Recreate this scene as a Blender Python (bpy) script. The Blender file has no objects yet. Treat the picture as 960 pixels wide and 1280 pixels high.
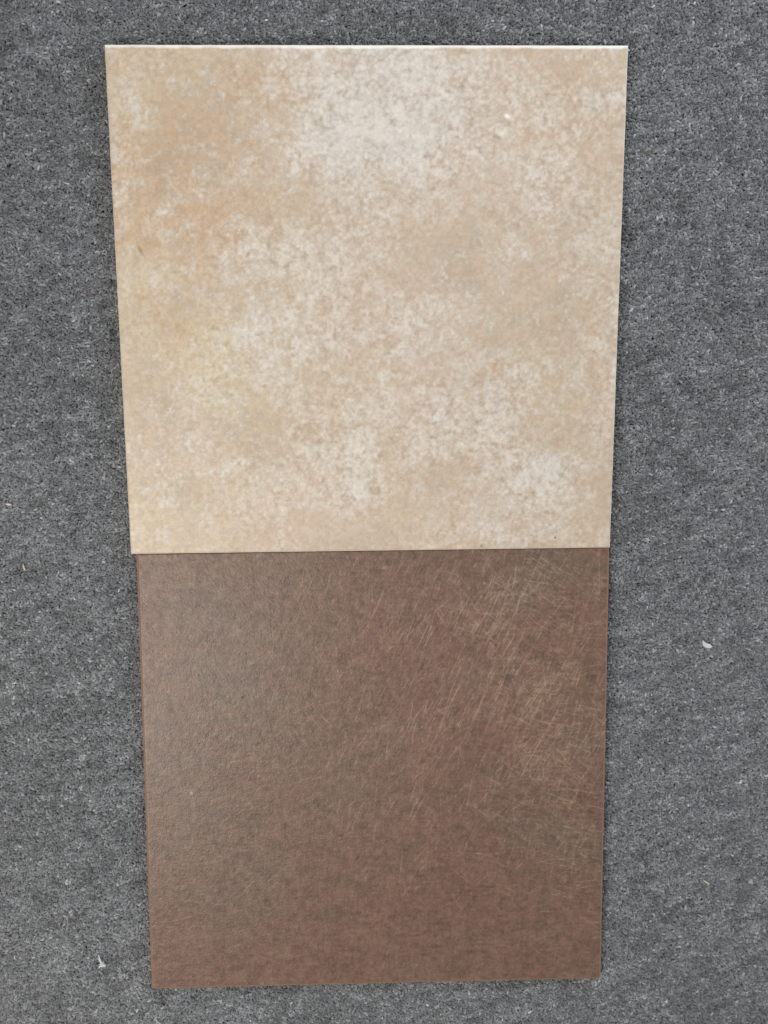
import bpy, math, random
import numpy as np
from mathutils import Matrix, Vector

scene = bpy.context.scene
C = scene.collection
rng = np.random.default_rng(11)
random.seed(5)

# ------------------------------------------------------------------ camera
cam_d = bpy.data.cameras.new('camera')
cam = bpy.data.objects.new('camera', cam_d); C.objects.link(cam)
cam_d.sensor_fit = 'VERTICAL'; cam_d.sensor_height = 36.0
cam_d.lens = 36.0 * 1120 / 1280
cam_d.clip_start = 0.02; cam_d.clip_end = 50
_R = [[0.999613, 0.010645, -0.025703], [-0.007025, 0.990546, 0.137004], [0.026918, -0.13677, 0.990237]]
cam.matrix_world = Matrix.Translation((0.28900, 0.20276, 1.12639)) @ Matrix(_R).to_4x4()
cam_d.dof.use_dof = True
cam_d.dof.focus_distance = 1.12
cam_d.dof.aperture_fstop = 6.0
scene.camera = cam

# ------------------------------------------------------------------ room light
world = bpy.data.worlds.new('World'); scene.world = world; world.use_nodes = True
bg = world.node_tree.nodes['Background']
bg.inputs[0].default_value = (0.98, 0.985, 1.0, 1); bg.inputs[1].default_value = 0.38
def area(name, loc, target, sx, sy, power, col):
    l = bpy.data.lights.new(name, 'AREA'); l.shape = 'RECTANGLE'; l.size = sx; l.size_y = sy
    l.energy = power; l.color = col
    o = bpy.data.objects.new(name, l); C.objects.link(o); o.location = loc
    o.rotation_euler = (Vector(target) - Vector(loc)).to_track_quat('-Z', 'Y').to_euler()
    return o
# a warm window / room side low on the left, and a cool window beyond the top right
area('left_window_light', (-0.88, -0.75, 1.75), (0.0, -0.1, 0), 0.9, 1.5, 33, (1.0, 0.955, 0.885))
area('far_window_light', (1.95, 1.75, 1.05), (0.4, 0.1, 0), 1.1, 0.8, 34, (0.79, 0.90, 1.0))
area('skylight', (.36, 1.55, 2.5), (.32, .4, 0), .30, 1.1, 12, (0.88, 0.94, 1.0))
scene.view_settings.view_transform = 'Standard'; scene.view_settings.look = 'None'
scene.view_settings.exposure = 0.0; scene.view_settings.gamma = 1.0
scene.view_settings.use_curve_mapping = False
scene.render.engine = 'CYCLES'

# ------------------------------------------------------------------ helpers
def lin(r, g, b):
    a = np.array([r, g, b], float) / 255
    return np.where(a <= .04045, a / 12.92, ((a + .055) / 1.055) ** 2.4)

def smooth(a, b, x):
    t = np.clip((x - a) / (b - a), 0, 1); return t * t * (3 - 2 * t)

def vnoise(n, cells, r, cx=None):
    """smooth value noise on an n x n grid, 'cells' cells across"""
    cx = cx or cells
    g = r.random((cells + 3, cx + 3))
    def ax(c):
        t = np.linspace(0, c, n, endpoint=False); i = t.astype(int); f = t - i
        return i, f * f * f * (f * (f * 6 - 15) + 10)
    iy, fy = ax(cells); ix, fx = ax(cx)
    fy = fy[:, None]; fx = fx[None, :]
    a = g[iy][:, ix]; b = g[iy][:, ix + 1]; c = g[iy + 1][:, ix]; d = g[iy + 1][:, ix + 1]
    return (a * (1 - fx) + b * fx) * (1 - fy) + (c * (1 - fx) + d * fx) * fy - .5

def fbm(n, cells, octs, r, gain=.55, warp=0):
    out = np.zeros((n, n)); a = 1; tot = 0
    for k in range(octs):
        out += a * vnoise(n, int(cells * 2 ** k), r); tot += a; a *= gain
    out = (out - out.mean()) / out.std() * .22
    if warp:
        wx = (vnoise(n, cells * 2, r) + .5 * vnoise(n, cells * 5, r)) * warp * n / cells
        wy = (vnoise(n, cells * 2, r) + .5 * vnoise(n, cells * 5, r)) * warp * n / cells
        jj, ii = np.meshgrid(np.arange(n), np.arange(n))
        out = out[np.clip((ii + wy).astype(int), 0, n - 1), np.clip((jj + wx).astype(int), 0, n - 1)]
    return out

def blobs(n, lst, r, warp=.03):
    """sum of soft patches (u, v, ru, rv, weight) with ragged borders"""
    v, u = np.meshgrid(np.linspace(0, 1, n), np.linspace(0, 1, n), indexing='ij')
    u = u + fbm(n, 7, 5, r, .6) * warp * 3; v = v + fbm(n, 7, 5, r, .6) * warp * 3
    f = np.zeros((n, n))
    for (bu, bv, ru, rv, w) in lst:
        f += w * np.exp(-(((u - bu) / ru) ** 2 + ((v - bv) / rv) ** 2))
    return f

def cells(n, c, r):
    """distance to the nearest of c x c scattered points, in cell widths"""
    q = r.random((c + 2, c + 2, 2)) * .9
    t = np.linspace(0, c, n, endpoint=False); i = t.astype(int); best = np.full((n, n), 9.)
    for dy in (-1, 0, 1):
        for dx in (-1, 0, 1):
            p = q[i + 1 + dy][:, i + 1 + dx]
            y = p[..., 0] + (i + dy)[:, None] - t[:, None]; x = p[..., 1] + (i + dx)[None, :] - t[None, :]
            best = np.minimum(best, x * x + y * y)
    return np.sqrt(best)

def warped(a, r, amt):
    n = a.shape[0]; jj, ii = np.meshgrid(np.arange(n), np.arange(n))
    return a[np.clip((ii + fbm(n, 50, 3, r) * amt).astype(int), 0, n - 1), np.clip((jj + fbm(n, 50, 3, r) * amt).astype(int), 0, n - 1)]

def mix(a, b, t): return a + (b - a) * t[..., None]

class NT:
    def __init__(s, name):
        s.m = bpy.data.materials.new(name); s.m.use_nodes = True
        s.t = s.m.node_tree; s.n = s.t.nodes; s.b = s.n['Principled BSDF']
    def add(s, typ, **kw):
        nd = s.n.new(typ)
        for k, v in kw.items():
            if k.startswith('_'): nd.inputs[k[1:].replace('_', ' ')].default_value = v
            else: setattr(nd, k, v)
        return nd
    def link(s, a, b): s.t.links.new(a, b)

def noise(nt, vec, scale, detail=2, rough=.5):
    nd = nt.add('ShaderNodeTexNoise'); nd.inputs['Scale'].default_value = scale
    nd.inputs['Detail'].default_value = detail; nd.inputs['Roughness'].default_value = rough
    nt.link(vec, nd.inputs['Vector']); return nd

def maprange(nt, src, a, b, c, d):
    nd = nt.add('ShaderNodeMapRange'); nt.link(src, nd.inputs[0])
    for i, v in enumerate((a, b, c, d)): nd.inputs[i + 1].default_value = v
    return nd

# ------------------------------------------------------------------ materials
def tile_face_mat(name, rough, grain_scale, grain_amt, bump_s, spec):
    nt = NT(name)
    at = nt.add('ShaderNodeAttribute', attribute_name='glaze')
    tc = nt.add('ShaderNodeTexCoord')
    g1 = noise(nt, tc.outputs['Object'], grain_scale, 3, .7)
    mr = maprange(nt, g1.outputs[0], .25, .75, 1 - grain_amt, 1 + grain_amt)
    mul = nt.add('ShaderNodeVectorMath', operation='SCALE')
    nt.link(at.outputs['Color'], mul.inputs[0]); nt.link(mr.outputs[0], mul.inputs['Scale'])
    nt.link(mul.outputs[0], nt.b.inputs['Base Color'])
    nt.b.inputs['Specular IOR Level'].default_value = spec
    r1 = noise(nt, tc.outputs['Object'], 60, 4, .6)
    rr = maprange(nt, r1.outputs[0], .3, .7, rough - .05, rough + .06)
    nt.link(rr.outputs[0], nt.b.inputs['Roughness'])
    b1 = noise(nt, tc.outputs['Object'], 420, 3, .65)
    b2 = noise(nt, tc.outputs['Object'], 130, 2, .5)
    ad = nt.add('ShaderNodeMath', operation='ADD'); nt.link(b1.outputs[0], ad.inputs[0]); nt.link(b2.outputs[0], ad.inputs[1])
    bp = nt.add('ShaderNodeBump'); bp.inputs['Strength'].default_value = bump_s; bp.inputs['Distance'].default_value = .0007
    nt.link(ad.outputs[0], bp.inputs['Height']); nt.link(bp.outputs[0], nt.b.inputs['Normal'])
    return nt.m

def plain_mat(name, col, rough=.8, var=.15, scale=300, bump=.2):
    nt = NT(name); tc = nt.add('ShaderNodeTexCoord')
    g = noise(nt, tc.outputs['Object'], scale, 4, .6)
    mr = maprange(nt, g.outputs[0], .25, .75, 1 - var, 1 + var)
    mul = nt.add('ShaderNodeVectorMath', operation='SCALE'); mul.inputs[0].default_value = tuple(col)
    nt.link(mr.outputs[0], mul.inputs['Scale']); nt.link(mul.outputs[0], nt.b.inputs['Base Color'])
    nt.b.inputs['Roughness'].default_value = rough
    bp = nt.add('ShaderNodeBump'); bp.inputs['Strength'].default_value = bump; bp.inputs['Distance'].default_value = .0005
    nt.link(g.outputs[0], bp.inputs['Height']); nt.link(bp.outputs[0], nt.b.inputs['Normal'])
    return nt.m

def yarn_mat():
    nt = NT('grey_wool_yarn')
    at = nt.add('ShaderNodeAttribute', attribute_name='tone', attribute_type='INSTANCER')
    geo = nt.add('ShaderNodeNewGeometry')
    f = noise(nt, geo.outputs['Position'], 1500, 2, .6)
    mr = maprange(nt, f.outputs[0], .2, .8, .55, 1.45)
    mul = nt.add('ShaderNodeVectorMath', operation='SCALE')
    nt.link(at.outputs['Color'], mul.inputs[0]); nt.link(mr.outputs[0], mul.inputs['Scale'])
    nt.link(mul.outputs[0], nt.b.inputs['Base Color'])
    nt.b.inputs['Roughness'].default_value = .85
    nt.b.inputs['Specular IOR Level'].default_value = .25
    nt.b.inputs['Sheen Weight'].default_value = .15
    return nt.m

# ------------------------------------------------------------------ meshes
def mesh_obj(name, verts, faces, mat, parent=None, smooth_=False):
    me = bpy.data.meshes.new(name)
    me.from_pydata([tuple(map(float, v)) for v in verts], [], [tuple(map(int, f)) for f in faces]); me.update()
    if smooth_: me.polygons.foreach_set('use_smooth', [True] * len(me.polygons))
    me.materials.append(mat)
    o = bpy.data.objects.new(name, me); C.objects.link(o)
    if parent: o.parent = parent
    return o

def grid_faces(nx, ny):
    i = np.arange(ny - 1)[:, None]; j = np.arange(nx - 1)[None, :]
    a = (i * nx + j).ravel()
    return np.stack([a, a + 1, a + nx + 1, a + nx], 1)

def quick_mesh(name, verts, faces):
    me = bpy.data.meshes.new(name)
    nf = len(faces)
    me.vertices.add(len(verts)); me.vertices.foreach_set('co', verts.astype(np.float32).ravel())
    me.loops.add(nf * 4); me.loops.foreach_set('vertex_index', faces.astype(np.int32).ravel())
    me.polygons.add(nf); me.polygons.foreach_set('loop_start', np.arange(0, nf * 4, 4, dtype=np.int32))
    me.polygons.foreach_set('use_smooth', np.ones(nf, bool))
    me.update(calc_edges=True); me.validate()
    return me

def make_tile(name, label, corners, thick, face_cols, face_mat, body_mat, seed, foot=(.0002, .0002, .0002, .0002)):
    """corners: near-left, near-right, far-right, far-left of the top, world space"""
    r = np.random.default_rng(seed)
    c = np.array(corners, float); base = c.mean(0); base[2] = c[:, 2].min() - thick
    root = bpy.data.objects.new(name, None); C.objects.link(root)
    root.location = base; root.empty_display_size = .1
    root['label'] = label; root['category'] = 'tile'
    c = c - base
    n = face_cols.shape[0]
    # parameters crowd a little at the rim so that the eased edge has its own rows
    t = np.linspace(0, 1, n)
    rim = np.array([0, .0006, .0014, .0024])
    t[:4] = rim; t[-4:] = 1 - rim[::-1]
    v, u = np.meshgrid(t, t, indexing='ij')
    P = (c[0] * ((1 - u) * (1 - v))[..., None] + c[1] * (u * (1 - v))[..., None]
         + c[2] * (u * v)[..., None] + c[3] * ((1 - u) * v)[..., None])
    d = np.minimum(np.minimum(u, 1 - u), np.minimum(v, 1 - v)) * .6
    e = np.clip(1 - d / .0013, 0, 1)
    P[..., 2] -= .0009 * e ** 2
    P[..., 2] += (fbm(n, 60, 2, r) * .00010)
    # faint waviness of the cut edge
    me = quick_mesh('glazed_face', P.reshape(-1, 3), grid_faces(n, n))
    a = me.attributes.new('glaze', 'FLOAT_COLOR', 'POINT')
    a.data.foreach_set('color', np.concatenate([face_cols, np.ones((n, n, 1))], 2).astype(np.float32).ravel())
    me.materials.append(face_mat)
    f = bpy.data.objects.new('glazed_face', me); C.objects.link(f); f.parent = root
    # biscuit body: a slab just below, standing a hair proud, sides slightly uneven
    m = 60; ring = []
    for k in range(4):
        for s in range(m):
            ring.append(c[k] + (c[(k + 1) % 4] - c[k]) * s / m)
    ring = np.array(ring); cen = c.mean(0)
    outd = ring - cen; outd[:, 2] = 0; outd /= np.abs(outd).max(1, keepdims=True)
    rows = []; ft = np.repeat(np.array(foot), m)[:, None]
    for dz, off in ((-.0009, -.0001), (-.0010, .0002), (-.0022, .0004), (-thick * .6, .0003), (-thick + .0008, .0002), (-thick, -.0006)):
        q = ring + outd * (off + (ft if off > 0 else 0)) + outd * (r.random((len(ring), 1)) - .5) * .00018
        q[:, 2] = ring[:, 2] + dz
        rows.append(q)
    V = np.concatenate(rows); L = len(ring); F = []
    for k in range(len(rows) - 1):
        for s in range(L):
            a0 = k * L + s; b0 = k * L + (s + 1) % L
            F.append((a0, a0 + L, b0 + L, b0))
    V = list(V); F = [tuple(x) for x in F]
    F.append(tuple((len(rows) - 1) * L + s for s in range(L))[::-1])
    F.append(tuple(range(L)))
    mesh_obj('tile_body', V, F, body_mat, root)
    return root

# ------------------------------------------------------------------ tile colours
N = 640
def beige_cols():
    r = np.random.default_rng(21)
    white = blobs(N, BEIGE_WHITE, r)
    dark = blobs(N, BEIGE_DARK, r)
    orange = blobs(N, BEIGE_ORANGE, r)
    yellow = blobs(N, BEIGE_YELLOW, r)
    pink = blobs(N, BEIGE_PINK, r)
    mid = fbm(N, 8, 5, r, .68, .25)
    fine = fbm(N, 42, 4, r, .75, .5)
    speck = fbm(N, 140, 2, r, .8)
    c1 = warped(cells(N, 62, r), r, 9); c2 = warped(cells(N, 105, r), r, 6)
    spots = smooth(.62, .12, c1) * .6 + smooth(.6, .15, c2) * .55      # pale pebbly dots of the print
    rims = smooth(.50, .66, c1) * .6 + smooth(.5, .7, c2) * .5         # thin darker veins between them
    B = {k: lin(*v) for k, v in dict(base=(196, 175, 152), white=(209, 203, 196), dark=(164, 144, 122),
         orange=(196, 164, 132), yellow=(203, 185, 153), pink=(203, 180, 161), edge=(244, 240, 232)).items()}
    col = np.broadcast_to(B['base'], (N, N, 3)).copy()
    col = mix(col, B['pink'], np.clip(pink * 1.2 + mid * .7 + .1, 0, 1) * .85)
    col = mix(col, B['yellow'], np.clip(yellow * .9 + fbm(N, 6, 5, r) * .8, 0, 1) * .8)
    col = mix(col, B['orange'], np.clip(orange * .85 + fbm(N, 12, 6, r, .7) * .35, 0, 1) * .75)
    zone = smooth(-.25, .65, white * .55 + mid * .8 + dark * .15)       # where the pebbly print shows
    dk = smooth(.0, 1.1, dark * .7 + .12 - mid * .6 + fine * 1.3 + speck * .5 - white * .3)
    col = mix(col, B['dark'], dk * .7)
    col = mix(col, B['dark'], np.clip(rims * (.3 + .7 * zone) + fine * .3 + speck * .35, 0, 1) * .7)
    wt = smooth(-.25, 1.5, white * .70 + mid * .12 + fine * .95 + speck * .7 + spots * .55 * zone - .02)
    col = mix(col, B['white'], wt * .78)
    lt = np.clip(spots * (.2 + .8 * zone) + fine * .9, 0, 1)
    col = mix(col, B['yellow'] * .5 + B['white'] * .5, lt * .38)
    col *= (1 + speck * .26 + fine * .12)[..., None]
    # pale arris: wear plus a painted bevel highlight, widest along the far side
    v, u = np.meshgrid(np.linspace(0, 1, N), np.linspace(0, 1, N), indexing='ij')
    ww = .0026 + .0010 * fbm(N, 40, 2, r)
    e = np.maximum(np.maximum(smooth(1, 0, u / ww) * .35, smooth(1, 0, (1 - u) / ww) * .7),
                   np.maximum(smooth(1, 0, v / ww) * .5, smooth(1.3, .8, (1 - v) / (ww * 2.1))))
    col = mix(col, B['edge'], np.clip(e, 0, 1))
    col *= .985
    # a few printed / chipped marks
    for (bu, bv, ru, rv, an, cc, w) in BEIGE_MARKS:
        du = u - bu; dv_ = v - bv; ca, sa = math.cos(an), math.sin(an)
        p = (du * ca + dv_ * sa) / ru; q = (-du * sa + dv_ * ca) / rv
        col = mix(col, lin(*cc), np.exp(-(p * p + q * q) ** 1.5) * w)
    return col

def brown_cols():
    N = 760
    r = np.random.default_rng(8)
    grey = blobs(N, BROWN_GREY, r); red = blobs(N, BROWN_RED, r); light = blobs(N, BROWN_LIGHT, r)
    mid = fbm(N, 7, 5, r, .6, .25); fine = fbm(N, 70, 3, r, .7)
    brush = fbm(N, 20, 5, r, .75, .5)
    streak = vnoise(N, 160, r, 14) + vnoise(N, 70, r, 8) * .7     # faint level streaks
    warp = vnoise(N, 250, r, 50) * .6 + vnoise(N, 50, r, 250) * .5      # cloth-like weave
    B = {k: lin(*v) for k, v in dict(base=(114, 87, 72), grey=(103, 88, 75), red=(119, 82, 69), light=(134, 106, 89),
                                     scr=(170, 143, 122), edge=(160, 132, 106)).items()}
    col = np.broadcast_to(B['base'], (N, N, 3)).copy()
    col = mix(col, B['grey'], smooth(-.1, 1.2, grey * .9 + mid * .5 + streak * .5) * .8)
    col = mix(col, B['red'], smooth(-.1, 1.3, red * .7 + fbm(N, 12, 6, r, .85) * .7) * .75)
    col = mix(col, B['light'], smooth(.0, 1.2, light * .7 + brush * .15 + fbm(N, 150, 3, r, .9) * 1.2) * .6)
    # scratches: short, long, in brushed families
    acc = np.zeros((N, N))
    def stroke(u, v, ang, L, a, curve):
        m = max(int(L * N * 1.6), 3)
        s = np.linspace(-.5, .5, m)
        an = ang + curve * s
        x = u + np.cumsum(np.cos(an)) * L / m - math.cos(ang) * L / 2
        y = v + np.cumsum(np.sin(an)) * L / m - math.sin(ang) * L / 2
        fade = (1 - (2 * s) ** 2) ** .6 * a * (.6 + .8 * r.random(m))
        X = x * (N - 1); Y = y * (N - 1); ok = (X > 1) & (X < N - 2) & (Y > 1) & (Y < N - 2)
        X, Y, fade = X[ok], Y[ok], fade[ok]; xi = X.astype(int); yi = Y.astype(int); fx = X - xi; fy = Y - yi
        for dx, dy, w in ((0, 0, (1 - fx) * (1 - fy)), (1, 0, fx * (1 - fy)), (0, 1, (1 - fx) * fy), (1, 1, fx * fy)):
            np.add.at(acc, (yi + dy, xi + dx), w * fade * .7)
    for (bu, bv, su, sv, ang, sp, Lmin, Lmax, cnt, a) in SCRATCH:
        # bundles of near-parallel strokes
        k = 0
        while k < cnt:
            cu = bu + r.normal() * su; cv = bv + r.normal() * sv; an = ang + r.normal() * sp
            for _ in range(r.integers(1, 6)):
                L = Lmin + (Lmax - Lmin) * r.random() ** 2.5
                stroke(cu + r.normal() * .035, cv + r.normal() * .035, an + r.normal() * .06, L,
                       a * (.12 + 1.9 * r.random() ** 3.5), r.normal() * .12)
                k += 1
    col *= .93
    acc = np.clip(acc, 0, 1.3)
    worn = smooth(-.25, .25, fbm(N, 14, 4, r, .6))
    col = mix(col, B['scr'], np.clip(acc * (.5 + .5 * worn), 0, 1) * .54)
    col *= (1 + fine * .36 + streak * .07 + fbm(N, 190, 2, r, 1) * .30 + warp * .30 + mid * .08 + brush * .05)[..., None]
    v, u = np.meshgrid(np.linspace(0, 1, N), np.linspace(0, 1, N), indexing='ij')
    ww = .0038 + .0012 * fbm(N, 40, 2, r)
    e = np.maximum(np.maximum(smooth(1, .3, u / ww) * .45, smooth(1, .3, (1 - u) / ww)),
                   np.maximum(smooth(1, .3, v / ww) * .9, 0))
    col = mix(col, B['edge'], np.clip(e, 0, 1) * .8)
    for (bu, bv, ru, rv, an, cc, w) in BROWN_MARKS:
        du = u - bu; dv_ = v - bv
        col = mix(col, lin(*cc), np.exp(-((du / ru) ** 2 + (dv_ / rv) ** 2)) * w)
    return col

# print layout of the two glazes, in each tile's own 0..1 coordinates
BEIGE_WHITE = [(0.514, 0.907, 0.152, 0.12, 0.9),
    (0.444, 0.833, 0.088, 0.072, 0.9),
    (0.56, 0.98, 0.096, 0.04, 0.5),
    (0.402, 0.636, 0.08, 0.048, 0.4),
    (0.416, 0.566, 0.08, 0.056, 0.5),
    (0.39, 0.415, 0.088, 0.045, 0.8),
    (0.311, 0.472, 0.048, 0.04, 0.6),
    (0.444, 0.201, 0.048, 0.096, 0.9),
    (0.484, 0.117, 0.04, 0.048, 0.7),
    (0.633, 0.291, 0.035, 0.067, 0.6),
    (0.592, 0.486, 0.072, 0.048, 0.5),
    (0.592, 0.422, 0.056, 0.024, 0.7),
    (0.782, 0.634, 0.056, 0.048, 0.6),
    (0.86, 0.734, 0.08, 0.04, 0.4),
    (0.789, 0.248, 0.064, 0.112, 0.3),
    (0.657, 0.364, 0.144, 0.096, 0.25),
    (0.817, 0.121, 0.08, 0.048, 1),
    (0.874, 0.146, 0.04, 0.04, 0.6),
    (0.793, 0.027, 0.08, 0.032, 0.8),
    (0.788, 0.314, 0.072, 0.064, 0.5),
    (0.187, 0.336, 0.072, 0.072, 0.4),
    (0.653, 0.937, 0.064, 0.048, 0.4),
    (0.73, 0.981, 0.08, 0.04, 0.4),
    (0.51, 0.284, 0.032, 0.096, 0.4),
    (0.298, 0.59, 0.04, 0.04, 0.5),
    (0.039, 0.907, 0.032, 0.08, 0.5),
    (0.03, 0.575, 0.032, 0.048, 0.4),
    (0.121, 0.683, 0.064, 0.022, 0.5),
    (0.944, 0.563, 0.04, 0.072, 0.5),
    (0.239, 0.448, 0.08, 0.048, 0.4),
    (0.152, 0.254, 0.048, 0.024, 0.4),
    (0.963, 0.937, 0.032, 0.064, 0.3),
    (0.591, 0.848, 0.096, 0.048, 0.4),
    (0.537, 0.788, 0.096, 0.096, 0.5),
    (0.724, 0.215, 0.08, 0.048, 0.4),
    (0.625, 0.166, 0.024, 0.096, 0.3),
    (0.752, 0.509, 0.064, 0.064, 0.3),
    (0.67, 0.757, 0.096, 0.064, 0.25),
    (0.039, 0.272, 0.032, 0.032, 0.3)]
BEIGE_DARK = [(0.079, 0.789, 0.056, 0.056, 0.6),
    (0.22, 0.848, 0.096, 0.08, 0.5),
    (0.45, 0.743, 0.04, 0.04, 0.8),
    (0.317, 0.713, 0.048, 0.048, 0.5),
    (0.908, 0.711, 0.064, 0.04, 0.5),
    (0.942, 0.878, 0.048, 0.04, 0.6),
    (0.878, 0.649, 0.056, 0.056, 0.6),
    (0.658, 0.149, 0.056, 0.032, 0.6),
    (0.481, 0.635, 0.048, 0.064, 0.4),
    (0.099, 0.155, 0.08, 0.064, 0.6),
    (0.075, 0.353, 0.056, 0.08, 0.5),
    (0.298, 0.286, 0.064, 0.064, 0.3),
    (0.7, 0.863, 0.064, 0.04, 0.5),
    (0.823, 0.929, 0.096, 0.056, 0.5),
    (0.624, 0.477, 0.04, 0.032, 0.5),
    (0.786, 0.412, 0.048, 0.048, 0.3),
    (0.866, 0.476, 0.064, 0.096, 0.5),
    (0.922, 0.247, 0.064, 0.048, 0.4),
    (0.655, 0.557, 0.096, 0.064, 0.3),
    (0.281, 0.22, 0.08, 0.064, 0.4),
    (0.146, 0.528, 0.08, 0.048, 0.3),
    (0.212, 0.103, 0.064, 0.048, 0.3)]
BEIGE_ORANGE = [(0.132, 0.759, 0.16, 0.152, 0.95),
    (0.095, 0.629, 0.144, 0.056, 0.6),
    (0.871, 0.892, 0.128, 0.096, 0.4),
    (0.065, 0.481, 0.04, 0.032, 1),
    (0.268, 0.922, 0.096, 0.064, 0.5),
    (0.166, 0.637, 0.08, 0.056, 0.7),
    (0.088, 0.98, 0.064, 0.032, 0.4),
    (0.017, 0.766, 0.019, 0.128, 0.5),
    (0.328, 0.863, 0.064, 0.096, 0.4),
    (0.172, 0.789, 0.096, 0.08, 0.4),
    (0.964, 0.475, 0.024, 0.096, 0.5),
    (0.792, 0.951, 0.112, 0.064, 0.3),
    (0.754, 0.38, 0.016, 0.014, 0.3),
    (0.559, 0.333, 0.048, 0.096, 0.3),
    (0.031, 0.105, 0.019, 0.08, 0.4)]
BEIGE_YELLOW = [(0.069, 0.893, 0.072, 0.08, 0.7),
    (0.038, 0.575, 0.064, 0.064, 0.7),
    (0.142, 0.433, 0.144, 0.096, 0.8),
    (0.202, 0.319, 0.128, 0.096, 0.8),
    (0.063, 0.088, 0.096, 0.064, 0.6),
    (0.278, 0.119, 0.112, 0.064, 0.6),
    (0.475, 0.031, 0.319, 0.019, 0.5),
    (0.129, 0.683, 0.096, 0.032, 0.7),
    (-0.012, 0.223, 0.032, 0.16, 0.5)]
BEIGE_PINK = [(0.717, 0.788, 0.144, 0.096, 0.8),
    (0.752, 0.509, 0.192, 0.128, 0.5),
    (0.559, 0.349, 0.112, 0.128, 0.6),
    (0.658, 0.115, 0.192, 0.096, 0.6),
    (0.393, 0.084, 0.176, 0.096, 0.7),
    (0.115, 0.155, 0.112, 0.096, 0.3),
    (0.793, 0.907, 0.128, 0.096, 0.4),
    (0.4, 0.511, 0.16, 0.096, 0.4)]
BEIGE_MARKS = [(0.0493, 0.6141, 0.0112, 0.0035, -1.1, (150, 120, 80), 0.75),
    (0.7686, 0.8687, 0.0064, 0.004, -0.3, (245, 238, 220), 0.9),
    (0.7598, 0.8358, 0.0032, 0.0032, 0, (240, 232, 215), 0.6),
    (0.8843, 0.0224, 0.0026, 0.0026, 0, (90, 70, 50), 0.8),
    (0.7296, 0.0072, 0.0029, 0.0024, 0, (110, 85, 60), 0.7),
    (0.7542, 0.3831, 0.0064, 0.0048, 0.6, (186, 146, 108), 0.5),
    (0.7494, 0.3718, 0.0048, 0.0032, 0, (190, 150, 112), 0.5),
    (0.5601, 0.8405, 0.0048, 0.0032, 0, (240, 232, 215), 0.3)]
BROWN_GREY = [(0.262, 0.805, 0.161, 0.161, 0.7),
    (0.134, 0.443, 0.196, 0.196, 0.7),
    (0.896, 0.938, 0.107, 0.071, 0.9),
    (0.413, 0.53, 0.179, 0.143, 0.4),
    (0.798, 0.429, 0.125, 0.107, 0.6),
    (0.887, 0.315, 0.107, 0.071, 0.7),
    (0.828, 0.921, 0.143, 0.071, 0.5),
    (0.094, 0.879, 0.089, 0.107, 0.5),
    (0.622, 0.187, 0.143, 0.071, 0.3),
    (0.972, 0.575, 0.045, 0.143, 0.5),
    (0.163, 0.217, 0.143, 0.107, 0.5),
    (0.726, 0.653, 0.054, 0.071, 0.3)]
BROWN_RED = [(0.966, 0.901, 0.054, 0.054, 0.9),
    (0.144, 0.825, 0.089, 0.021, 0.6),
    (0.519, 0.837, 0.179, 0.143, 0.5),
    (0.239, 0.496, 0.107, 0.054, 0.6),
    (0.444, 0.153, 0.143, 0.107, 0.6),
    (0.657, 0.581, 0.214, 0.179, 0.5),
    (0.909, 0.045, 0.107, 0.054, 0.8),
    (0.372, 0.058, 0.143, 0.054, 0.4),
    (0.728, 0.242, 0.179, 0.143, 0.5),
    (0.881, 0.795, 0.107, 0.054, 0.5),
    (0.079, 0.95, 0.071, 0.036, 0.4)]
BROWN_LIGHT = [(0.13, 0.949, 0.107, 0.036, 0.6),
    (0.16, 0.816, 0.071, 0.021, 0.5),
    (0.311, 0.642, 0.107, 0.054, 0.3),
    (0.622, 0.377, 0.107, 0.054, 0.4),
    (0.657, 0.507, 0.107, 0.107, 0.3),
    (0.502, 0.801, 0.071, 0.107, 0.2),
    (0.271, 0.366, 0.071, 0.036, 0.4),
    (0.832, 0.503, 0.089, 0.089, 0.3),
    (0.906, 0.276, 0.071, 0.045, 0.3),
    (0.783, 0.087, 0.107, 0.071, 0.3)]
BROWN_MARKS = [(0.2136, 0.6817, 0.0032, 0.0032, 0, (30, 22, 18), 0.9),
    (0.0979, 0.4641, 0.0027, 0.0032, 0, (200, 185, 168), 0.6),
    (0.2441, 0.5754, 0.0045, 0.0027, 0, (60, 48, 40), 0.7),
    (0.4996, 0.9577, 0.0179, 0.0032, 0, (70, 55, 48), 0.5),
    (0.264, 0.4403, 0.0071, 0.0027, 0, (75, 60, 50), 0.5),
    (0.5201, 0.9627, 0.0054, 0.0036, 0, (165, 135, 115), 0.5),
    (0.7335, 0.926, 0.0029, 0.0029, 0, (190, 160, 140), 0.5)]
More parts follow.
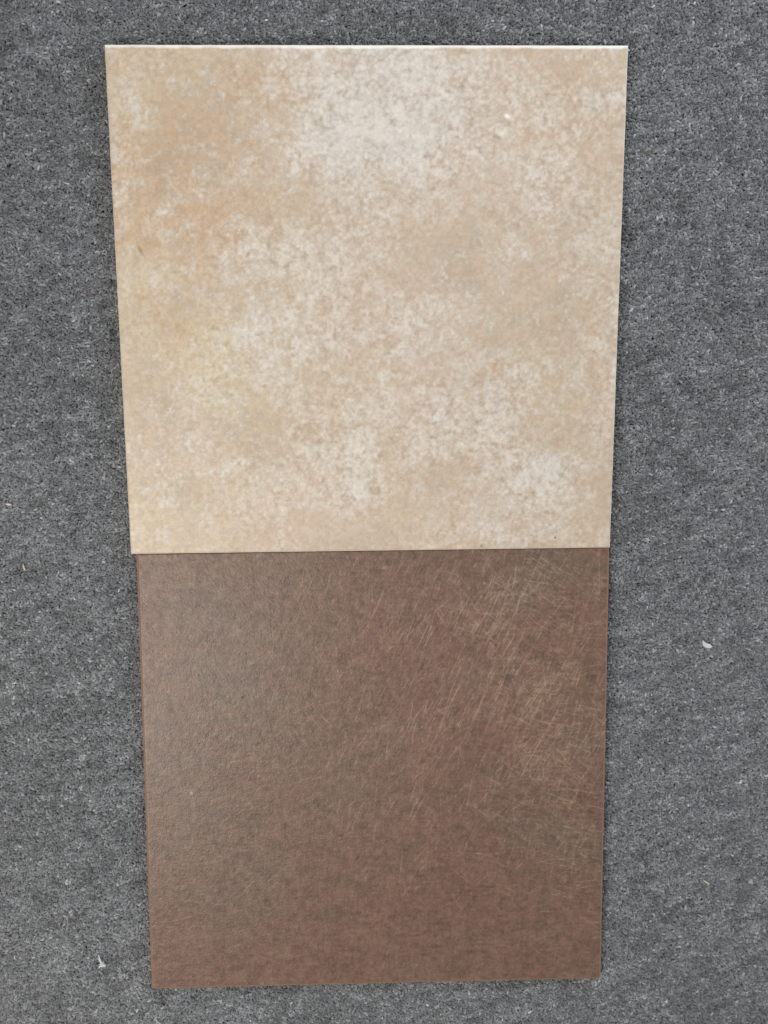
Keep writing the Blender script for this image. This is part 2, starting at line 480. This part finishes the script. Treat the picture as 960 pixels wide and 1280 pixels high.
SCRATCH = [(0.795, 0.742, 0.098, 0.143, 1.08, 0.14, 0.036, 0.268, 420, 0.675),
    (0.657, 0.69, 0.161, 0.196, 1.15, 0.2, 0.018, 0.125, 882, 0.45),
    (0.587, 0.452, 0.161, 0.143, 1.19, 0.25, 0.014, 0.107, 714, 0.405),
    (0.884, 0.613, 0.08, 0.25, -0.35, 0.3, 0.021, 0.107, 630, 0.45),
    (0.828, 0.903, 0.107, 0.062, -0.61, 0.3, 0.018, 0.107, 546, 0.54),
    (0.967, 0.83, 0.036, 0.107, -0.14, 0.3, 0.018, 0.08, 231, 0.45),
    (0.886, 0.39, 0.089, 0.125, -0.35, 0.3, 0.018, 0.107, 546, 0.495),
    (0.502, 0.801, 0.161, 0.179, 1.22, 0.3, 0.011, 0.062, 756, 0.36),
    (0.244, 0.716, 0.161, 0.196, 1.05, 0.5, 0.009, 0.062, 693, 0.252),
    (0.288, 0.346, 0.179, 0.179, 1.05, 0.8, 0.009, 0.045, 672, 0.225),
    (0.729, 0.204, 0.196, 0.107, 0.7, 0.8, 0.009, 0.054, 672, 0.27),
    (0.18, 0.913, 0.143, 0.071, 0.96, 0.5, 0.009, 0.045, 378, 0.225),
    (0.518, 0.528, 0.357, 0.321, 1.13, 0.6, 0.007, 0.054, 1470, 0.27),
    (0.5, 0.528, 0.411, 0.357, 0.09, 0.25, 0.007, 0.045, 1050, 0.198),
    (0.553, 0.619, 0.036, 0.107, 1.26, 0.1, 0.054, 0.143, 33, 0.54),
    (0.76, 0.797, 0.196, 0.196, 1.12, 0.3, 0.021, 0.161, 1050, 0.405),
    (0.883, 0.65, 0.107, 0.304, 1.15, 0.25, 0.021, 0.125, 630, 0.405),
    (0.554, 0.872, 0.286, 0.107, 1.31, 0.4, 0.014, 0.089, 630, 0.36),
    (0.908, 0.704, 0.062, 0.107, -0.21, 0.35, 0.021, 0.089, 420, 0.405),
    (0.946, 0.52, 0.045, 0.107, 1.31, 0.3, 0.021, 0.107, 294, 0.36),
    (0.452, 0.944, 0.179, 0.071, 1.08, 0.3, 0.014, 0.08, 336, 0.315),
    (0.942, 0.237, 0.054, 0.214, -0.14, 0.3, 0.014, 0.071, 420, 0.36),
    (0.38, 0.65, 0.054, 0.018, -0.79, 0.2, 0.027, 0.071, 29, 0.54),
    (0.297, 0.805, 0.045, 0.021, 0.87, 0.1, 0.027, 0.062, 29, 0.63)]

# ------------------------------------------------------------------ carpet
def tag(o, label=None, cat=None, kind=None, group=None):
    if label: o['label'] = label
    if cat: o['category'] = cat
    if kind: o['kind'] = kind
    if group: o['group'] = group
    return o

UP = [(0.00081, -0.00036, .0138), (0.60406, 0.00064, .0138), (0.60795, 0.59868, .0185), (-0.00117, 0.59798, .0185)]
LO = [(0.00213, -0.59485, .0115), (0.60801, -0.59544, .0115), (0.60369, -0.00030, .0115), (0.00819, -0.00130, .0115)]

# backing: one sheet, gently uneven
nx, ny = 260, 300
DROP = .0055
xs = np.linspace(-1.6, 2.2, nx); ys = np.linspace(-2.0, 2.0, ny)
Y, X = np.meshgrid(ys, xs, indexing='ij')
Z = .0006 * np.sin(X * 9 + 1.3) * np.cos(Y * 7)
me = quick_mesh('carpet', np.stack([X, Y, Z - .0006 - DROP], -1).reshape(-1, 3), grid_faces(nx, ny))
nt = NT('grey_carpet_backing')
tc = nt.add('ShaderNodeTexCoord')
n1 = noise(nt, tc.outputs['Object'], 330, 3, .65); n2 = noise(nt, tc.outputs['Object'], 30, 3, .5)
cr = nt.add('ShaderNodeValToRGB'); nt.link(n1.outputs[0], cr.inputs[0])
cr.color_ramp.elements[0].position = .3; cr.color_ramp.elements[0].color = (.10, .102, .104, 1)
cr.color_ramp.elements[1].position = .72; cr.color_ramp.elements[1].color = (.24, .243, .247, 1)
nt.link(cr.outputs[0], nt.b.inputs['Base Color']); nt.b.inputs['Roughness'].default_value = .95
bp = nt.add('ShaderNodeBump'); bp.inputs['Distance'].default_value = .003; nt.link(n1.outputs[0], bp.inputs['Height'])
nt.link(bp.outputs[0], nt.b.inputs['Normal'])
me.materials.append(nt.m)
carpet = bpy.data.objects.new('carpet', me); C.objects.link(carpet)
tag(carpet, 'dark grey low pile carpet floor under both tiles', None, 'structure')

# yarn bits: short curled snippets of twisted wool, arched so both ends dive into the pile
ymat = yarn_mat()
def yarn(seed):
    r = random.Random(seed)
    S, K = 6, 8
    Ln = r.uniform(.0036, .0062); arch = r.uniform(.0014, .0028); bend = r.uniform(-.0022, .0022); s2 = r.uniform(-.0009, .0009)
    rad = r.uniform(.00100, .00140)
    cen = []
    for k in range(K):
        t = k / (K - 1); a = t * math.pi
        cen.append(Vector(((t - .5) * Ln, bend * math.sin(a) + s2 * math.sin(2 * a), arch * math.sin(a) - .0006)))
    V = []; F = []
    for k in range(K):
        tg = (cen[min(k + 1, K - 1)] - cen[max(k - 1, 0)]).normalized()
        sd = tg.cross(Vector((0, 0, 1))).normalized(); up = sd.cross(tg)
        t = k / (K - 1); w = rad * (.45 + .55 * math.sin(math.pi * t) ** .5) * r.uniform(.85, 1.15)
        for s in range(S):
            an = 2 * math.pi * s / S + t * 2.2
            wr = w * (1 + .22 * math.cos(2 * an + t * 9))
            V.append(cen[k] + sd * math.cos(an) * wr + up * math.sin(an) * wr)
    for k in range(K - 1):
        for s in range(S):
            a = k * S + s; b = k * S + (s + 1) % S
            F.append((a, b, b + S, a + S))
    F.append(tuple(range(S))); F.append(tuple((K - 1) * S + s for s in range(S))[::-1])
    m = bpy.data.meshes.new('yarn'); m.from_pydata([tuple(v) for v in V], [], F); m.update()
    m.polygons.foreach_set('use_smooth', [True] * len(m.polygons)); m.materials.append(ymat)
    return bpy.data.objects.new('yarn', m)
yarns = [yarn(i) for i in range(10)]

x0, x1, y0, y1 = -.60, 1.22, -1.05, 1.05
step = .00190
gx, gy = np.meshgrid(np.arange(x0, x1, step), np.arange(y0, y1, step))
px = gx.ravel() + (rng.random(gx.size) - .5) * step * 1.5
py = gy.ravel() + (rng.random(gx.size) - .5) * step * 1.5
ins = np.zeros(px.size, bool); edge_d = np.full(px.size, 9.)
for q in (UP, LO):
    a = np.array(q)
    inner = np.ones(px.size, bool); out_d = np.full(px.size, -9.)
    for k in range(4):
        p, n_ = a[k], a[(k + 1) % 4]; ex, ey = n_[0] - p[0], n_[1] - p[1]; l = math.hypot(ex, ey)
        dist = (-ey * (px - p[0]) + ex * (py - p[1])) / l     # inside positive
        inner &= dist > -.0012; out_d = np.maximum(out_d, -dist)
    ins |= inner; edge_d = np.minimum(edge_d, out_d)
# a second, deeper bed of yarn keeps the backing from showing
px, py, edge_d = px[~ins], py[~ins], edge_d[~ins]
M = len(px)
def field(cells, r):
    g = r.random((cells + 3, cells + 3)); u = (px - x0) / (x1 - x0) * cells; v = (py - y0) / (y1 - y0) * cells
    i = v.astype(int); j = u.astype(int); fv = v - i; fu = u - j
    fv = fv * fv * (3 - 2 * fv); fu = fu * fu * (3 - 2 * fu)
    return ((g[i, j] * (1 - fu) + g[i, j + 1] * fu) * (1 - fv) + (g[i + 1, j] * (1 - fu) + g[i + 1, j + 1] * fu) * fv) - .5
lay = .22 + field(3, rng) * .7                       # the pile leans a little one way, changing over the floor
def rows(nu, nv, r):
    # short wavy rows of tufts, lying nearly level and rising a little to the right
    g = r.random((nv + 4, nu + 4)); xx = (px - x0) / (x1 - x0); yy = (py - y0 - .22 * (px - x0)) / (y1 - y0)
    u = np.clip(xx + .004 * np.sin(py * 130), 0, 1) * nu; v = (np.clip(yy, -.3, 1) + .3) / 1.3 * nv
    i = np.clip(v.astype(int), 0, nv + 2); j = u.astype(int); fv = v - i; fu = u - j
    fv = fv * fv * (3 - 2 * fv); fu = fu * fu * (3 - 2 * fu)
    return ((g[i, j] * (1 - fu) + g[i, j + 1] * fu) * (1 - fv) + (g[i + 1, j] * (1 - fu) + g[i + 1, j + 1] * fu) * fv) - .5
clump = field(180, rng) * .38 + field(72, rng) * .25 + rows(128, 500, rng) * .78 + rows(54, 200, rng) * .36
ang = lay + rng.normal(0, .62, M) + (rng.random(M) < .22) * rng.uniform(-1.6, 1.6, M)
pz = .0034 + clump * .0028 + (rng.random(M) - .5) * .0014 - DROP - .0026 * np.exp(-np.maximum(edge_d, 0) / .011)
# the pile is pressed down where it meets a tile
tone = .90 * np.exp(rng.normal(0, .25, M)) * (1 + clump * .55 + field(31, rng) * .12 + field(8, rng) * .14)
tone = np.where(rng.random(M) < .05, tone * 1.55, tone)
tone = np.where(rng.random(M) < .03, tone * .68, tone)
hue = rng.normal(0, .014, M)
colr = np.stack([tone * (1 + hue) * .190, tone * .193, tone * (1 - hue) * .198, np.ones(M)], 1)
me = bpy.data.meshes.new('carpet_pile')
me.vertices.add(M); me.vertices.foreach_set('co', np.stack([px, py, pz], 1).astype(np.float32).ravel()); me.update()
def att(nm, typ, key, dat):
    a = me.attributes.new(nm, typ, 'POINT'); a.data.foreach_set(key, dat.ravel())
att('rot', 'FLOAT_VECTOR', 'vector', np.stack([rng.normal(0, .25, M), rng.normal(0, .30, M), ang], 1).astype(np.float32))
att('siz', 'FLOAT', 'value', rng.uniform(.72, 1.22, M).astype(np.float32))
att('tone', 'FLOAT_COLOR', 'color', colr.astype(np.float32))
att('pick', 'INT', 'value', rng.integers(0, len(yarns), M).astype(np.int32))
me.materials.append(ymat)
pile = bpy.data.objects.new('carpet_pile', me); C.objects.link(pile)
tag(pile, 'dense curled grey yarn pile of the carpet', 'carpet pile', 'stuff')
ng = bpy.data.node_groups.new('pile', 'GeometryNodeTree')
ng.interface.new_socket('Geometry', in_out='INPUT', socket_type='NodeSocketGeometry')
ng.interface.new_socket('Geometry', in_out='OUTPUT', socket_type='NodeSocketGeometry')
gi = ng.nodes.new('NodeGroupInput'); go = ng.nodes.new('NodeGroupOutput')
mp = ng.nodes.new('GeometryNodeMeshToPoints'); iop = ng.nodes.new('GeometryNodeInstanceOnPoints')
g2i = ng.nodes.new('GeometryNodeGeometryToInstance')
for y in reversed(yarns):
    oi = ng.nodes.new('GeometryNodeObjectInfo'); oi.inputs['Object'].default_value = y
    ng.links.new(oi.outputs['Geometry'], g2i.inputs[0])
def named(n, t):
    a = ng.nodes.new('GeometryNodeInputNamedAttribute'); a.data_type = t; a.inputs['Name'].default_value = n
    return a.outputs[0]
ng.links.new(gi.outputs[0], mp.inputs[0]); ng.links.new(mp.outputs[0], iop.inputs['Points'])
ng.links.new(g2i.outputs[0], iop.inputs['Instance'])
iop.inputs['Pick Instance'].default_value = True
ng.links.new(named('pick', 'INT'), iop.inputs['Instance Index'])
e2r = ng.nodes.new('FunctionNodeEulerToRotation'); ng.links.new(named('rot', 'FLOAT_VECTOR'), e2r.inputs[0])
ng.links.new(e2r.outputs[0], iop.inputs['Rotation']); ng.links.new(named('siz', 'FLOAT'), iop.inputs['Scale'])
ng.links.new(iop.outputs[0], go.inputs[0])
md = pile.modifiers.new('pile', 'NODES'); md.node_group = ng

# ------------------------------------------------------------------ the two tiles
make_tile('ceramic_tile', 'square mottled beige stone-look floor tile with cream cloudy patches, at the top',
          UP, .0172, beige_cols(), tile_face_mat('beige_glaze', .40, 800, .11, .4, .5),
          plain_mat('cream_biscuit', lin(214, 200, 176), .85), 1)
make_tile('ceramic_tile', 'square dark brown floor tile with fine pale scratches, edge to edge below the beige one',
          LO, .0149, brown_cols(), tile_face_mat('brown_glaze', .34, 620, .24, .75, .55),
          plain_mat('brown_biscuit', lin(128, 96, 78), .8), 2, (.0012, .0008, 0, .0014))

# ------------------------------------------------------------------ litter on the carpet
def rod(name, label, cat, loc, pts, rad, mat, seed=0):
    r = random.Random(seed); S = 6; V = []; F = []; P = [Vector(p) for p in pts]; K = len(P)
    for k in range(K):
        tg = (P[min(k + 1, K - 1)] - P[max(k - 1, 0)]).normalized()
        sd = tg.cross(Vector((0, 0, 1))).normalized(); up = sd.cross(tg)
        t = k / (K - 1); w = rad * (.35 + .65 * math.sin(math.pi * (.08 + .84 * t)) ** .7) * r.uniform(.85, 1.15)
        for s in range(S):
            an = 2 * math.pi * s / S; V.append(P[k] + sd * math.cos(an) * w + up * math.sin(an) * w * .8)
    for k in range(K - 1):
        for s in range(S):
            a = k * S + s; b = k * S + (s + 1) % S; F.append((a, b, b + S, a + S))
    F.append(tuple(range(S))); F.append(tuple((K - 1) * S + s for s in range(S))[::-1])
    o = mesh_obj(name, V, F, mat, None, True); o.location = (loc[0], loc[1], loc[2] if loc[2] > .01 else loc[2] - DROP + .0021)
    return tag(o, label, cat)

def flake(name, label, cat, loc, outline, mat, thick=.0005, curl=.001, rz=0):
    n = len(outline); V = [(0, 0, curl)]; F = []
    for x, y in outline: V.append((x, y, curl * random.uniform(-.3, .8)))
    V += [(a, b, c - thick) for a, b, c in V]
    for k in range(n):
        a = 1 + k; b = 1 + (k + 1) % n
        F += [(0, a, b), (n + 1, n + 1 + b, n + 1 + a), (a, n + 1 + a, n + 1 + b, b)]
    o = mesh_obj(name, V, F, mat, None, False); o.location = (loc[0], loc[1], loc[2] - DROP + .0018); o.rotation_euler = (.2, -.15, rz)
    return tag(o, label, cat)

mw = plain_mat('white_paper', (.60, .61, .62), .7, .08)
ml = plain_mat('pale_lint', (.42, .42, .40), .9, .1)
mc = plain_mat('cream_husk', (.55, .49, .36), .7, .15)
mp_ = plain_mat('pinkish_crumb', (.66, .50, .44), .7, .1)
mo = plain_mat('orange_crumb', (.40, .16, .09), .7, .1)
mt = plain_mat('tan_straw', (.30, .24, .15), .7, .1)
mm = .001
def zz(x): return (x[0], x[1], x[2])
flake('paper_scrap', 'tiny torn white paper scrap on the carpet right of the brown tile', 'paper scrap', (.7385, -.1310, .0072),
      [(-6*mm, 6*mm), (-2.5*mm, 1.5*mm), (4*mm, 0), (7*mm, -3.5*mm), (4*mm, -6*mm), (-2*mm, -5*mm), (-5*mm, -2*mm)], mw, rz=0)
rod('straw_bit', 'short tan straw bit sticking out under the white paper scrap', 'straw', (.7325, -.1370, .0068),
    [(-4*mm, -2*mm, 0), (0, 0, .001), (4*mm, 2.5*mm, 0)], .0005, mt, 2)
# white fluff: a limb and a knot of crossed filaments
def fluff(loc):
    V = []; F = []; r = random.Random(9)
    def tri_strip(p, q, w0, w1):
        p = Vector(p); q = Vector(q); d = (q - p).normalized(); s = d.cross(Vector((0, 0, 1))).normalized(); b = len(V)
        for pt, w in ((p, w0), ((p + q) / 2 + s * r.uniform(-.6, .6) * mm, (w0 + w1) / 2), (q, w1)):
            V.extend([pt + s * w, pt - s * w, pt + Vector((0, 0, w))])
        for k in (0, 3):
            for j in range(3):
                a = b + k + j; c2 = b + k + (j + 1) % 3; F.append((a, c2, c2 + 3, a + 3))
    tri_strip((-4*mm, 14*mm, .001), (0, 1*mm, .002), .0006, .0012)
    tri_strip((-5*mm, 9*mm, .001), (1*mm, 0, .002), .0005, .0010)
    tri_strip((0, 3*mm, .002), (-4*mm, -5*mm, .001), .0013, .0006)
    tri_strip((0, 2*mm, .002), (5*mm, -3*mm, .001), .0014, .0005)
    tri_strip((-4*mm, -3*mm, .001), (5*mm, -2*mm, .0015), .0010, .0010)
    for _ in range(26):
        a = r.uniform(0, 6.28); L = r.uniform(2, 8) * mm
        tri_strip((r.uniform(-2, 2)*mm, r.uniform(-4, 4)*mm, .0015), (math.cos(a)*L, math.sin(a)*L - 1*mm, .001), .0003, .0001)
    o = mesh_obj('lint_tuft', V, F, mw); o.location = (loc[0], loc[1], loc[2] - DROP + .0018)
    return tag(o, 'white lint tuft on the carpet left of the brown tile near its lower corner', 'lint')
fluff((-.0665, -.5640, .0068))
def thread(name, label, x, y, pts, rad, mat, s): rod(name, label, 'thread' if name == 'thread' else name.split('_')[0], (x, y, .0066), [(a*mm, b*mm, c*mm) for a, b, c in pts], rad, mat, s)
thread('thread', 'curved cream thread end below the left corner of the brown tile', .0052, -.6475, [(-2, 4, 0), (-3, 1, 1), (-1.5, -2, 1), (2, -5, 1), (5, -8, 0)], .0008, ml, 1)
rod('rice_grain', 'tiny pale pinkish rod at the left border beside the beige tile', 'crumb', (-.1509, .0619, .0070), [(-3.4*mm, .3*mm, 0), (-1*mm, .2*mm, .0004), (1*mm, 0, .0004), (3.4*mm, -.3*mm, 0)], .0014, mp_, 3)
rod('seed_husk', 'pale green-yellow seed husk on the carpet left of where the tiles meet', 'seed husk', (-.1371, -.0186, .0068), [(-1*mm, 4*mm, 0), (-.3*mm, 1*mm, .0005), (.6*mm, -1.5*mm, .0005), (1.2*mm, -4*mm, 0)], .0012, mc, 4)
rod('seed_husk', 'small cream seed husk on the carpet right of the lower part of the brown tile', 'seed husk', (.7515, -.4640, .0068), [(-4*mm, 3*mm, 0), (-1*mm, .8*mm, .0006), (2*mm, -1.5*mm, .0006), (4*mm, -3*mm, 0)], .0011, mc, 5)
rod('straw_bit', 'short cream straw bit right of the brown tile, just below the seed husk', 'straw', (.7455, -.5130, .0066), [(-3*mm, 2*mm, 0), (0, 0, .0004), (3*mm, -2*mm, 0)], .0006, mc, 6)
rod('crumb', 'tiny pale crumb right of and slightly above the short cream straw bit', 'crumb', (.7865, -.5030, .0066), [(-2*mm, .5*mm, 0), (0, 0, .0004), (2*mm, -.3*mm, 0)], .0008, mc, 7)
thread('thread', 'thin pale thread standing upright in the lower right corner of the carpet', .792, -.5370, [(1, 5, 0), (0, 1, .6), (-.4, -2, .6), (0, -5, 0)], .0005, ml, 8)
thread('thread', 'faint pale thread close to the right side of the brown tile near its lower corner', .655, -.5120, [(0.4, 4, 0), (0, 0, .6), (0, -4, 0)], .0005, ml, 9)
thread('thread', 'thin white thread lying level right of the white paper scrap', .793, -.1385, [(-5, 1.5, 0), (-1, 0, .8), (3, -1, .8), (6, -3.5, 0)], .0005, ml, 10)
rod('crumb', 'tiny orange crumb on the carpet left of the beige tile', 'crumb', (-.0337, .3205, .0066), [(-1*mm, .6*mm, 0), (0, 0, .0008), (1.4*mm, -.8*mm, 0)], .0012, mo, 11)
rod('crumb', 'small white crumb on the carpet just above the top edge of the beige tile', 'crumb', (.1846, .6311, .0068), [(-2*mm, -.5*mm, 0), (0, 0, .0006), (1.6*mm, .4*mm, 0)], .0011, mw, 12)
rod('crumb', 'small white chip touching the top right corner of the beige tile', 'crumb', (.6122, .5975, .0090), [(-1.8*mm, .2*mm, 0), (0, .3*mm, .0006), (1.8*mm, 0, 0)], .0011, mw, 13)
rod('straw_bit', 'thin dark tan straw standing upright on the carpet left of the brown tile', 'straw', (-.1085, -.5005, .0066), [(.8*mm, 8*mm, 0), (0, 2*mm, .0006), (-.2*mm, -3*mm, .0006), (-.4*mm, -9*mm, 0)], .0006, mt, 14)
rod('crumb', 'white speck on the carpet right of the beige tile, left one of a close pair', 'crumb', (.684, .150, .0068), [(-1.4*mm, -.6*mm, 0), (0, 0, .0004), (1.6*mm, .6*mm, 0)], .0007, mw, 15)
rod('crumb', 'white speck on the carpet right of the beige tile, right one of a close pair', 'crumb', (.706, .1605, .0068), [(-2*mm, -.6*mm, 0), (0, 0, .0004), (2*mm, .8*mm, 0)], .0006, ml, 16)
